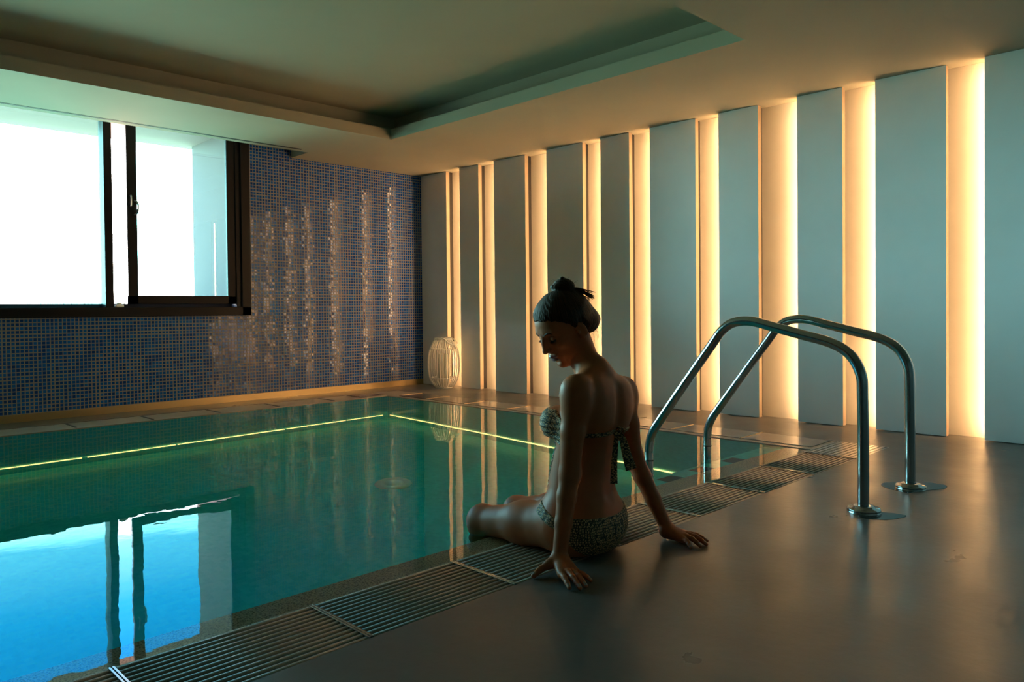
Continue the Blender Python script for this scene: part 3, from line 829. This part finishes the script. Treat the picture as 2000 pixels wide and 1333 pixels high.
# --- head
head = [HE((-0.008, 0, 0.022), (0.087, 0.072, 0.084), 0.02), HE((0.034, 0, 0.020), (0.050, 0.060, 0.062), 0.02),
    HE((0.032, 0, -0.035), (0.048, 0.053, 0.070), 0.02), HE((0.026, 0, -0.066), (0.050, 0.045, 0.040), 0.015),
    HE((-0.002, 0.046, -0.050), (0.022, 0.012, 0.030), 0.02), HE((-0.002, -0.046, -0.050), (0.022, 0.012, 0.030), 0.02),
    HE((0.062, 0, -0.098), (0.020, 0.022, 0.016), 0.018),
    HE((0.054, 0.036, -0.022), (0.022, 0.019, 0.018), 0.018), HE((0.054, -0.036, -0.022), (0.022, 0.019, 0.018), 0.018),
    HE((0.060, 0.0, -0.058), (0.026, 0.034, 0.032), 0.016),
    HSg((0.074, 0.012, 0.022), (0.066, 0.042, 0.020), 0.010, 0.008, 0.015), HSg((0.074, -0.012, 0.022), (0.066, -0.042, 0.020), 0.010, 0.008, 0.015),
    HE((0.088, 0.030, 0.002), (0.016, 0.017, 0.012), 0.012, sub=True), HE((0.088, -0.030, 0.002), (0.016, 0.017, 0.012), 0.012, sub=True),
    HE((0.0655, 0.030, 0.000), (0.0135, 0.0150, 0.0125), 0.003), HE((0.0655, -0.030, 0.000), (0.0135, 0.0150, 0.0125), 0.003),
    HSg((0.078, 0, 0.018), (0.092, 0, -0.006), 0.0075, 0.0070, 0.010), HSg((0.090, 0, -0.006), (0.102, 0, -0.029), 0.0065, 0.0075, 0.008), HE((0.080, 0, -0.018), (0.018, 0.0120, 0.030), 0.010),
    HE((0.101, 0, -0.032), (0.0088, 0.0080, 0.0072), 0.006), HE((0.091, 0.0105, -0.0345), (0.0085, 0.0055, 0.0062), 0.006), HE((0.091, -0.0105, -0.0345), (0.0085, 0.0055, 0.0062), 0.006),
    HE((0.0855, 0, -0.0585), (0.0090, 0.0215, 0.0058), 0.005), HE((0.0925, 0, -0.0570), (0.0042, 0.0090, 0.0042), 0.004),
    HE((0.0835, 0, -0.0715), (0.0088, 0.0180, 0.0064), 0.005),
    HSg((0.0935, -0.017, -0.0655), (0.0985, 0, -0.0645), 0.0016, 0.0022, 0.003, sub=True), HSg((0.0985, 0, -0.0645), (0.0935, 0.017, -0.0655), 0.0022, 0.0016, 0.003, sub=True),
    HE((0.083, 0, -0.0845), (0.006, 0.014, 0.005), 0.008, sub=True),
]
def ear(s):
    r = rotm('u', -s * 22) @ rotm('l', 12)
    return [HE((-0.009, s * 0.073, -0.018), (0.0160, 0.0060, 0.0275), 0.004, rot=r), HE((-0.003, s * 0.0800, -0.014), (0.0100, 0.0050, 0.0180), 0.003, sub=True, rot=r),
            HE((-0.002, s * 0.071, -0.041), (0.0080, 0.0050, 0.0085), 0.005, rot=r), HE((0.004, s * 0.073, -0.020), (0.0040, 0.0040, 0.0060), 0.003, rot=r)]
head += ear(1) + ear(-1)
ALL = body + head
fbody = field(ALL)

VB, FB = surface(fbody, (1.55, 1.34, -0.56), (2.42, 2.42, 0.93), 0.0021, coarse=14)
# lips and nails take their own colour on the same skin
cen = VB[FB].mean(1)
q = (cen - HC) @ np.stack([hf, hl, hu]).T / HS
mi = np.zeros(len(FB), dtype=int)
lipu = ((q[:, 1] / 0.0235) ** 2 + ((q[:, 2] + 0.0590) / 0.0068) ** 2 < 1); lipl = ((q[:, 1] / 0.0205) ** 2 + ((q[:, 2] + 0.0715) / 0.0078) ** 2 < 1)
mi[(q[:, 0] > 0.074) & (lipu | lipl)] = 1
for c, dn, r in NAILS:
    w_ = cen - c; al = w_ @ dn; z_ = w_[:, 2]
    lat = np.linalg.norm(w_[:, :2] - al[:, None] * dn[None, :2], axis=1)
    mi[(np.abs(al + 0.001) < r * 1.05) & (lat < r * 0.72) & (z_ > -r * 0.75) & (z_ < r)] = 2

def skin():
    m, nt, out = new_mat('tanned_skin'); n = N(nt)
    b = n('ShaderNodeBsdfPrincipled'); n.link(b.outputs[0], out.inputs[0])
    tc = n('ShaderNodeTexCoord'); t = n('ShaderNodeTexNoise'); t.inputs['Scale'].default_value = 14; t.inputs['Detail'].default_value = 6
    n.link(tc.outputs['Object'], t.inputs['Vector'])
    n.link(n.ramp(t.outputs[0], [(0.35, (0.500, 0.130, 0.044)), (0.65, (0.570, 0.155, 0.056))]), b.inputs['Base Color'])
    b.inputs['Roughness'].default_value = 0.48; b.inputs['Specular IOR Level'].default_value = 0.28
    b.inputs['Subsurface Weight'].default_value = 0.10; b.inputs['Subsurface Radius'].default_value = (0.012, 0.005, 0.003); b.inputs['Subsurface Scale'].default_value = 1.0
    t2 = n('ShaderNodeTexNoise'); t2.inputs['Scale'].default_value = 420; n.link(tc.outputs['Object'], t2.inputs['Vector'])
    bp = n('ShaderNodeBump'); bp.inputs['Strength'].default_value = 0.06; bp.inputs['Distance'].default_value = 0.001; n.link(t2.outputs[0], bp.inputs['Height']); n.link(bp.outputs[0], b.inputs['Normal'])
    return m
M['skin'] = skin()
M['lip'] = simple('lips', (0.24, 0.070, 0.060), 0.28, spec=0.6)
M['nail'] = simple('nails', (0.40, 0.24, 0.18), 0.25, spec=0.6)
M['hair'] = None
def hairmat(centre, e1, e2, e3, dens):
    m, nt, out = new_mat('dark_brown_hair'); n = N(nt)
    b = n('ShaderNodeBsdfPrincipled'); n.link(b.outputs[0], out.inputs[0])
    tc = n('ShaderNodeTexCoord')
    sub = n('ShaderNodeVectorMath'); sub.operation = 'SUBTRACT'; n.link(tc.outputs['Object'], sub.inputs[0]); sub.inputs[1].default_value = tuple(float(x) for x in centre)
    def dot(e):
        v = n('ShaderNodeVectorMath'); v.operation = 'DOT_PRODUCT'; n.link(sub.outputs[0], v.inputs[0]); v.inputs[1].default_value = tuple(float(x) for x in e); return v.outputs['Value']
    a = n.math('ARCTAN2', dot(e1), dot(e2)); h = dot(e3)
    cb = n('ShaderNodeCombineXYZ'); n.link(n.math('MULTIPLY', a, dens), cb.inputs[0]); n.link(n.math('MULTIPLY', h, 14.0), cb.inputs[1])
    t = n('ShaderNodeTexNoise'); t.inputs['Scale'].default_value = 1.0; t.inputs['Detail'].default_value = 5; t.inputs['Roughness'].default_value = 0.65; n.link(cb.outputs[0], t.inputs['Vector'])
    n.link(n.ramp(t.outputs[0], [(0.35, (0.006, 0.003, 0.002)), (0.68, (0.095, 0.034, 0.016))]), b.inputs['Base Color'])
    bp = n('ShaderNodeBump'); bp.inputs['Strength'].default_value = 1.0; bp.inputs['Distance'].default_value = 0.004; n.link(t.outputs[0], bp.inputs['Height']); n.link(bp.outputs[0], b.inputs['Normal'])
    b.inputs['Roughness'].default_value = 0.42; b.inputs['Specular IOR Level'].default_value = 0.16; b.inputs['Specular Tint'].default_value = (1.0, 0.72, 0.55, 1)
    return m
ax_ = (-hf * 0.25 + hu); ax_ = ax_ / np.linalg.norm(ax_); e2_ = hf - ax_ * float(hf @ ax_); e2_ /= np.linalg.norm(e2_)
M['hair'] = hairmat(Hp(-0.020, 0, 0.0), hl, e2_, ax_, 26.0)
M['hair_bun'] = hairmat(Hp(-0.064, 0.004, 0.105), hu, hf, hl, 9.0)
def fabric(name, kind):
    m, nt, out = new_mat(name); n = N(nt)
    b = n('ShaderNodeBsdfPrincipled'); n.link(b.outputs[0], out.inputs[0]); b.inputs['Roughness'].default_value = 0.65
    tc = n('ShaderNodeTexCoord')
    v = n('ShaderNodeTexVoronoi'); v.feature = 'DISTANCE_TO_EDGE'; v.inputs['Scale'].default_value = 1.0
    mp = n('ShaderNodeMapping'); n.link(tc.outputs['Object'], mp.inputs[0]); n.link(mp.outputs[0], v.inputs['Vector'])
    mp.inputs['Scale'].default_value = (150, 150, 120) if kind == 'check' else (90, 90, 210)
    v.inputs['Randomness'].default_value = 0.55 if kind == 'check' else 0.9
    n.link(n.ramp(v.outputs['Distance'], [(0.06, (0.012, 0.009, 0.009)), (0.24, (0.72, 0.44, 0.21))]), b.inputs['Base Color'])
    bp = n('ShaderNodeBump'); bp.inputs['Strength'].default_value = 0.5; bp.inputs['Distance'].default_value = 0.002; n.link(v.outputs['Distance'], bp.inputs['Height']); n.link(bp.outputs[0], b.inputs['Normal'])
    return m
M['fab'] = fabric('snake_print_fabric', 'check'); M['fab2'] = fabric('ruched_print_fabric', 'ruche')

woman = empty('person', (float(C0[0]), float(C0[1]), 0.0))
tag(woman, 'woman in snake-print swimwear sitting on the pool edge, leaning on both hands, looking down', 'person')
mesh_obj('body', (VB, FB), [M['skin'], M['lip'], M['nail']], woman, mi)

# --- hair: a shell over the skull, swept back into a bun, modelled with strand grooves
fhead = field([q_ for q_ in head[:18] if not q_.sub] + [Ell(Hp(-0.062, 0, -0.040), (0.047 * HS, 0.047 * HS, 0.040 * HS), HB, 0.04)])
def fhair(p, c=None, R=None):
    qq = ((p - HC) @ HB.T) / HS
    f_, l_, u_ = qq[:, 0], qq[:, 1], qq[:, 2]
    ang = np.arctan2(np.abs(l_), f_ + 0.02)
    line = np.interp(ang, [0.0, 0.45, 0.80, 1.05, 1.20, 1.32, 1.46, 1.66, 1.9, 2.4, 3.15], [0.063, 0.058, 0.040, 0.018, -0.002, -0.020, 0.002, -0.004, -0.042, -0.064, -0.070])
    line = line + 0.0008 * np.sin(ang * 31) + 0.0006 * np.sin(ang * 77)
    t = np.clip(0.0016 + (u_ - line) * 0.28, 0.0010, 0.0095)
    t = t + 0.007 * np.clip((-f_ - 0.03) / 0.05, 0, 1) * np.clip((u_ - line) / 0.02, 0, 1)
    d = fhead(p, c, R) - t
    d = smax(d, (line - u_) * 0.8 * HS, 0.004)
    return d + 0.0006 * np.sin(np.arctan2(l_, u_ - 0.12 + (f_ + 0.03) * 0) * 40 + f_ * 60)
vf = surface(fhair, HC - 0.17, HC + 0.17, 0.0019, coarse=12)
hair = mesh_obj('hair', vf, M['hair'], woman)
# bun: coils of hair on the crown
BC = Hp(-0.064, 0.004, 0.105)
bun = [Ell(BC, (0.038, 0.038, 0.029), None, 0.01)]
rb = random.Random(5)
for k in range(9):
    ax = rb.uniform(0, math.pi); tl = rb.uniform(-0.5, 0.5); r0 = 0.029 + rb.uniform(-.003, .003)
    u1 = V3(math.cos(ax), math.sin(ax), 0); u2 = V3(-math.sin(ax) * math.sin(tl), math.cos(ax) * math.sin(tl), math.cos(tl)) if k % 2 else V3(-math.sin(ax), math.cos(ax), 0)
    a0 = rb.uniform(0, 6.28); cc_ = BC + V3(rb.uniform(-.008, .008), rb.uniform(-.008, .008), rb.uniform(-.012, .010))
    pts = [cc_ + u1 * math.cos(a0 + t) * r0 + u2 * math.sin(a0 + t) * r0 * (0.8 if k % 2 else 1) for t in np.linspace(0, 4.2, 12)]
    for a_, b_ in zip(pts[:-1], pts[1:]): bun.append(Seg(a_, b_, 0.0068, 0.0068, 0.003))
bun.append(Seg(BC - hu * 0.045, BC - hu * 0.02, 0.030, 0.022, 0.012))
fb_ = field(bun)
def fbun(p, c=None, R=None):
    d = fb_(p, c, R); w_ = p - BC
    return d + 0.0006 * np.sin(np.arctan2(w_[:, 0], w_[:, 2]) * 40) + 0.0005 * np.sin(np.arctan2(w_[:, 1], w_[:, 0]) * 55)
mesh_obj('hair_bun', surface(fbun, BC - 0.07, BC + 0.07, 0.0018, coarse=12), M['hair_bun'], hair)
# loose tuft sticking out behind the bun and fine stray hairs
bm = bmesh.new()
base = Hp(-0.082, 0.018, 0.084)
out_dir = V3(0.712, -0.702, 0)
for k in range(16):
    e = base + out_dir * (0.066 + rb.uniform(-.020, .012)) + ZV * (-0.020 + rb.uniform(-.016, .010)) + fh * rb.uniform(-.008, .008)
    s0 = base + V3(rb.uniform(-.008, .008), rb.uniform(-.008, .008), rb.uniform(-.006, .006)) - out_dir * 0.02
    m_ = (s0 + e) / 2 + ZV * 0.008
    add_tube(bm, catmull([tuple(s0), tuple(m_), tuple(e)], 5), [0.0030] * 4 + [0.0024] * 3 + [0.0015] * 3 + [0.0006], 5)
obj('hair_tuft', bm, M['hair'], hair); bm = bmesh.new()
for k in range(16):
    a_ = rb.uniform(0, 6.28)
    s0 = BC + V3(math.cos(a_) * 0.022, math.sin(a_) * 0.022, rb.uniform(-.01, .012)); e = s0 + V3(math.cos(a_), math.sin(a_), rb.uniform(0, 1.0)) * rb.uniform(.012, .03)
    add_tube(bm, catmull([tuple(s0), tuple((s0 + e) / 2 + V3(0, 0, .004)), tuple(e)], 4), 0.00030, 4)
obj('stray_hairs', bm, M['hair'], hair)['kind'] = 'stuff'; bm = bmesh.new()
for k in range(18):
    s0 = Hp(-0.088 + rb.uniform(-.01, .015), rb.uniform(-.01, .035), -0.038 + rb.uniform(-.012, .01)); e = s0 + V3(0.018, -0.014, 0) * rb.uniform(.3, 1.5) + ZV * rb.uniform(-.075, -.03)
    add_tube(bm, catmull([tuple(s0), tuple((s0 + e) / 2 + out_dir * 0.006), tuple(e)], 4), 0.0002, 4)
obj('nape_hairs', bm, M['hair'], hair)['kind'] = 'stuff'
# brows and lashes
fh_all = field(head)
def on_face(l_, u_, off):
    fs = np.linspace(0.03, 0.12, 181); P_ = np.array([Hp(x, l_, u_) for x in fs], dtype=np.float32); d = fh_all(P_)
    k = np.flatnonzero(d < 0); x = fs[k[-1]] if len(k) else 0.08
    return Hp(x + off, l_, u_)
for s in (1, -1):
    bm = bmesh.new()
    pb = [on_face(s * 0.012, 0.0165, 0.0008), on_face(s * 0.019, 0.0205, 0.0008), on_face(s * 0.030, 0.0240, 0.0008), on_face(s * 0.039, 0.0225, 0.0005), on_face(s * 0.047, 0.0170, 0.0)]
    add_tube(bm, catmull([tuple(x) for x in pb], 6), list(np.interp(range(25), [0, 5, 12, 20, 24], [0.0016, 0.0025, 0.0025, 0.0014, 0.0005])), 8, squash=0.8)
    o = obj('eyebrow', bm, M['hair'], woman, smooth=True); o.matrix_parent_inverse = Matrix.Translation(-Vector(woman.location))
    bm = bmesh.new()
    for t in np.linspace(-1, 1, 22):
        l_ = s * (0.030 + 0.0125 * t); f_ = 0.0655 + 0.0130 * math.sqrt(max(0, 1 - (t * 0.88) ** 2)); u_ = -0.0060 + 0.002 * t * t
        a_ = Hp(f_ - 0.0015, l_, u_); b_ = Hp(f_ + 0.0075, l_ + s * 0.004 * (t + 0.3), u_ - 0.0045)
        c_ = Hp(f_ + 0.0035, l_ + s * 0.002 * (t + .3), u_ - 0.0038)
        add_tube(bm, catmull([tuple(a_), tuple(c_), tuple(b_)], 3), [0.0008, 0.0007, 0.0006, 0.0005, 0.0004, 0.0003, 0.0002], 4)
    ln = [tuple(Hp(0.0655 + 0.0134 * math.sqrt(max(0, 1 - (t * 0.90) ** 2)), s * (0.030 + 0.0135 * t), -0.0056 + 0.0022 * t * t)) for t in np.linspace(-1, 1, 9)]
    add_tube(bm, ln, 0.0009, 6)
    o = obj('eyelashes', bm, M['hair'], woman); o.matrix_parent_inverse = Matrix.Translation(-Vector(woman.location))

# --- bikini
def loc(p):
    q_ = p - C0; return q_ @ SV, q_ @ FV, q_[:, 2]
nolimb = field(body[:14])
flegs = field([trunk] + body[1:4] + leg(HL, KL, AL, -1)[:2] + leg(HR, KR, AR, 1)[:2])
def fbottom(p, c=None, R=None):
    s_, f_, z_ = loc(p)
    d = flegs(p, c, R) - 0.0030
    # waistline: low at the back, sides a little higher
    w_ = np.clip(np.abs(s_) / 0.15, 0, 1) ** 2
    top = 0.136 + 0.022 * w_ * (s_ > 0) + 0.006 * w_ * (s_ < 0) + np.clip(f_, 0, .1) * 0.38
    reg = z_ - top
    # leg openings: bare beyond a line slanting from the hip bone to under the seat
    lo_ = f_ - (-0.088 + 0.64 * z_ * (z_ > 0))
    lo_ = np.where(np.abs(s_) < 0.05, -0.02, lo_)
    band = top - 0.034 - z_                     # strip that keeps going round the front
    reg2 = np.maximum(np.maximum(reg, np.minimum(lo_, band)), f_ - 0.094)
    groove = 0.0008 * np.sin(s_ * 260 + f_ * 120) 
    return smax(d + groove, reg2, 0.003)
vf = surface(fbottom, C0 - V3(0.24, 0.24, 0.01), C0 + V3(0.24, 0.24, 0.24), 0.0022, coarse=12)
mesh_obj('bikini_bottom', vf, M['fab'], woman)
ftr = nolimb
def ftop(p, c=None, R=None):
    s_, f_, z_ = loc(p)
    d = ftr(p, c, R) - 0.0040
    groove = 0.0014 * np.sin(z_ * 330 + 2.2 * np.sin(s_ * 30))
    cup = np.maximum(-0.012 - f_, np.maximum(z_ - (0.492 - 0.20 * np.clip(np.abs(s_) - 0.06, 0, 1) - 0.6 * np.clip(0.04 - f_, 0, 1)), 0.372 - 0.3 * np.clip(0.02 - f_, -0.05, 1) - z_))
    mid = np.maximum(np.maximum(np.abs(s_) - (0.072 + 0.024 * np.exp(-((z_ - 0.31) / 0.03) ** 2) + 0.10 * np.clip(z_ - 0.33, 0, 1)), z_ - 0.42), np.maximum(0.13 - z_, 0.01 - f_))
    cup = smin(cup, mid, 0.02)
    band = np.maximum(np.abs(z_ - 0.410) - 0.0075, f_ - 0.03)
    return smax(d + groove * (cup < band), np.minimum(cup, band), 0.003)
vf = surface(ftop, C0 + V3(-0.24, -0.26, 0.10), C0 + V3(0.24, 0.2, 0.53), 0.0022, coarse=12)
top = mesh_obj('bikini_top', vf, M['fab2'], woman)
# bow at the back: knot, loop and two hanging tails, with thickness
def ribbon(bm, pts, wdir, w0, w1, th=0.0016):
    P_ = catmull([tuple(x) for x in pts], 6); n_ = len(P_); rows = []
    wd = Vector([float(x) for x in wdir]).normalized()
    for i, p in enumerate(P_):
        t = (P_[min(i + 1, n_ - 1)] - P_[max(i - 1, 0)]).normalized(); sd = (wd - t * wd.dot(t)).normalized(); nn = t.cross(sd)
        w_ = (w0 + (w1 - w0) * i / (n_ - 1)) / 2
        row = []
        for x in (-1, -0.5, 0, 0.5, 1):
            row.append(p + sd * w_ * x + nn * (0.0022 * math.cos(x * 5 + i * 0.35)))
        rows.append([bm.verts.new(r + nn * th) for r in row] + [bm.verts.new(r - nn * th) for r in reversed(row)])
    m_ = len(rows[0])
    for i in range(n_ - 1):
        for k in range(m_):
            f = bm.faces.new((rows[i][k], rows[i][(k + 1) % m_], rows[i + 1][(k + 1) % m_], rows[i + 1][k])); f.smooth = True
    bm.faces.new(rows[0]); bm.faces.new(list(reversed(rows[-1])))
K0 = W(-0.008, -0.134, 0.408)
bm = bmesh.new()
r_ = V3(0.712, -0.702, 0); tow = V3(-0.70, -0.71, 0)
ribbon(bm, [K0 + ZV * 0.006, K0 + tow * 0.012 + r_ * 0.006 + ZV * 0.020, K0 + tow * 0.014 + r_ * 0.022 + ZV * 0.012, K0 + tow * 0.010 + r_ * 0.012 - ZV * 0.010], tow, 0.016, 0.022)
add_lathe(bm, [(0.0005, -0.012), (0.009, -0.009), (0.012, 0), (0.009, 0.009), (0.0005, 0.012)], c=tuple(float(x) for x in K0 + tow * 0.008), seg=16)
obj('bow', bm, M['fab2'], top)
bm = bmesh.new(); ribbon(bm, [K0 + tow * 0.006, K0 + tow * 0.012 - ZV * 0.03 - r_ * 0.004, K0 + tow * 0.014 - ZV * 0.09 - r_ * 0.010, K0 + tow * 0.012 - ZV * 0.165 - r_ * 0.012], r_ , 0.012, 0.024)
obj('bow_tail', bm, M['fab2'], top)
bm = bmesh.new(); ribbon(bm, [K0 + tow * 0.008 + r_ * 0.004, K0 + tow * 0.020 - ZV * 0.02 + r_ * 0.018, K0 + tow * 0.026 - ZV * 0.07 + r_ * 0.030, K0 + tow * 0.026 - ZV * 0.115 + r_ * 0.044], r_ + ZV * 0.2, 0.016, 0.038)
obj('bow_tail', bm, M['fab2'], top)

# ------------------------------------------------------------------ sky, camera, colour
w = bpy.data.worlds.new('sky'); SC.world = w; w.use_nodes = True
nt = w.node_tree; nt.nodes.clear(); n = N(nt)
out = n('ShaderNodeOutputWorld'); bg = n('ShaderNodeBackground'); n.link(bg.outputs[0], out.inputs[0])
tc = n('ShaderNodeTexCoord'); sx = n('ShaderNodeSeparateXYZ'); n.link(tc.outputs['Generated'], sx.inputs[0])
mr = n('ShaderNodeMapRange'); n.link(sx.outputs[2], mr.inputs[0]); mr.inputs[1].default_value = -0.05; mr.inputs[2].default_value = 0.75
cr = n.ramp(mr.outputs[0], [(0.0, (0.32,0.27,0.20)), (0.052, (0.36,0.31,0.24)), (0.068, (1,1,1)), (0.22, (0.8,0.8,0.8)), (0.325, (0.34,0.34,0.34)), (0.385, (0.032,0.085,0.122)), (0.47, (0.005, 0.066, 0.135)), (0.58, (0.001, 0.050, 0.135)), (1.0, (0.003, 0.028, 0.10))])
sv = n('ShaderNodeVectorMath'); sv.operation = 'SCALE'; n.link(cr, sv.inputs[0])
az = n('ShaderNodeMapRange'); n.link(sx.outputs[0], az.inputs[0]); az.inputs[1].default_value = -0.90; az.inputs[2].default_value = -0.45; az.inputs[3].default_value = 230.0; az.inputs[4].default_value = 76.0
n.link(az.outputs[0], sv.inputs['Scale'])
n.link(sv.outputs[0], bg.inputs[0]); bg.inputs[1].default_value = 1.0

pl = bpy.data.lights.new('window_portal', 'AREA'); pl.shape = 'RECTANGLE'; pl.size = WX1 - WX0; pl.size_y = 1.7
pl.cycles.is_portal = True
po = bpy.data.objects.new('window_portal', pl); COL.objects.link(po)
po.location = ((WX0 + WX1) / 2, YM + 0.2, 1.64); po.rotation_euler = (math.radians(-90), 0, 0)

cam = bpy.data.cameras.new('camera'); co = bpy.data.objects.new('camera', cam); COL.objects.link(co); SC.camera = co
F, CX, CY, CH = 1487.22, 1000.0, 627.5, 0.82
vx = Vector((2510 - CX, 590 - CY, F)).normalized(); vy = Vector((-465 - CX, 619 - CY, F)).normalized()
vz = vx.cross(vy)
if vz.y > 0: vz = -vz
vy = vz.cross(vx)
# world -> camera columns vx, vy, vz; rows give camera axes in the world
right = Vector((vx[0], vy[0], vz[0])); down = Vector((vx[1], vy[1], vz[1])); fwd = Vector((vx[2], vy[2], vz[2]))
mt = Matrix((right, -down, -fwd)).transposed().to_4x4(); mt.translation = (0, 0, CH)
co.matrix_world = mt
cam.sensor_width = 36; cam.lens = F / 2000 * 36; cam.shift_y = -39.0 / 2000; cam.clip_start = 0.05

SC.view_settings.view_transform = 'Standard'; SC.view_settings.look = 'None'; SC.view_settings.gamma = 1.0
SC.view_settings.exposure = 0.0; SC.view_settings.use_curve_mapping = False
cy = SC.cycles
cy.use_denoising = True
try: cy.denoiser = 'OPENIMAGEDENOISE'; cy.denoising_input_passes = 'RGB_ALBEDO_NORMAL'
except Exception: pass
cy.max_bounces = 14; cy.diffuse_bounces = 6; cy.glossy_bounces = 5; cy.transmission_bounces = 8; cy.transparent_max_bounces = 8
cy.sample_clamp_indirect = 60.0; cy.caustics_reflective = True; cy.caustics_refractive = True; cy.blur_glossy = 0.3
cy.use_light_tree = True
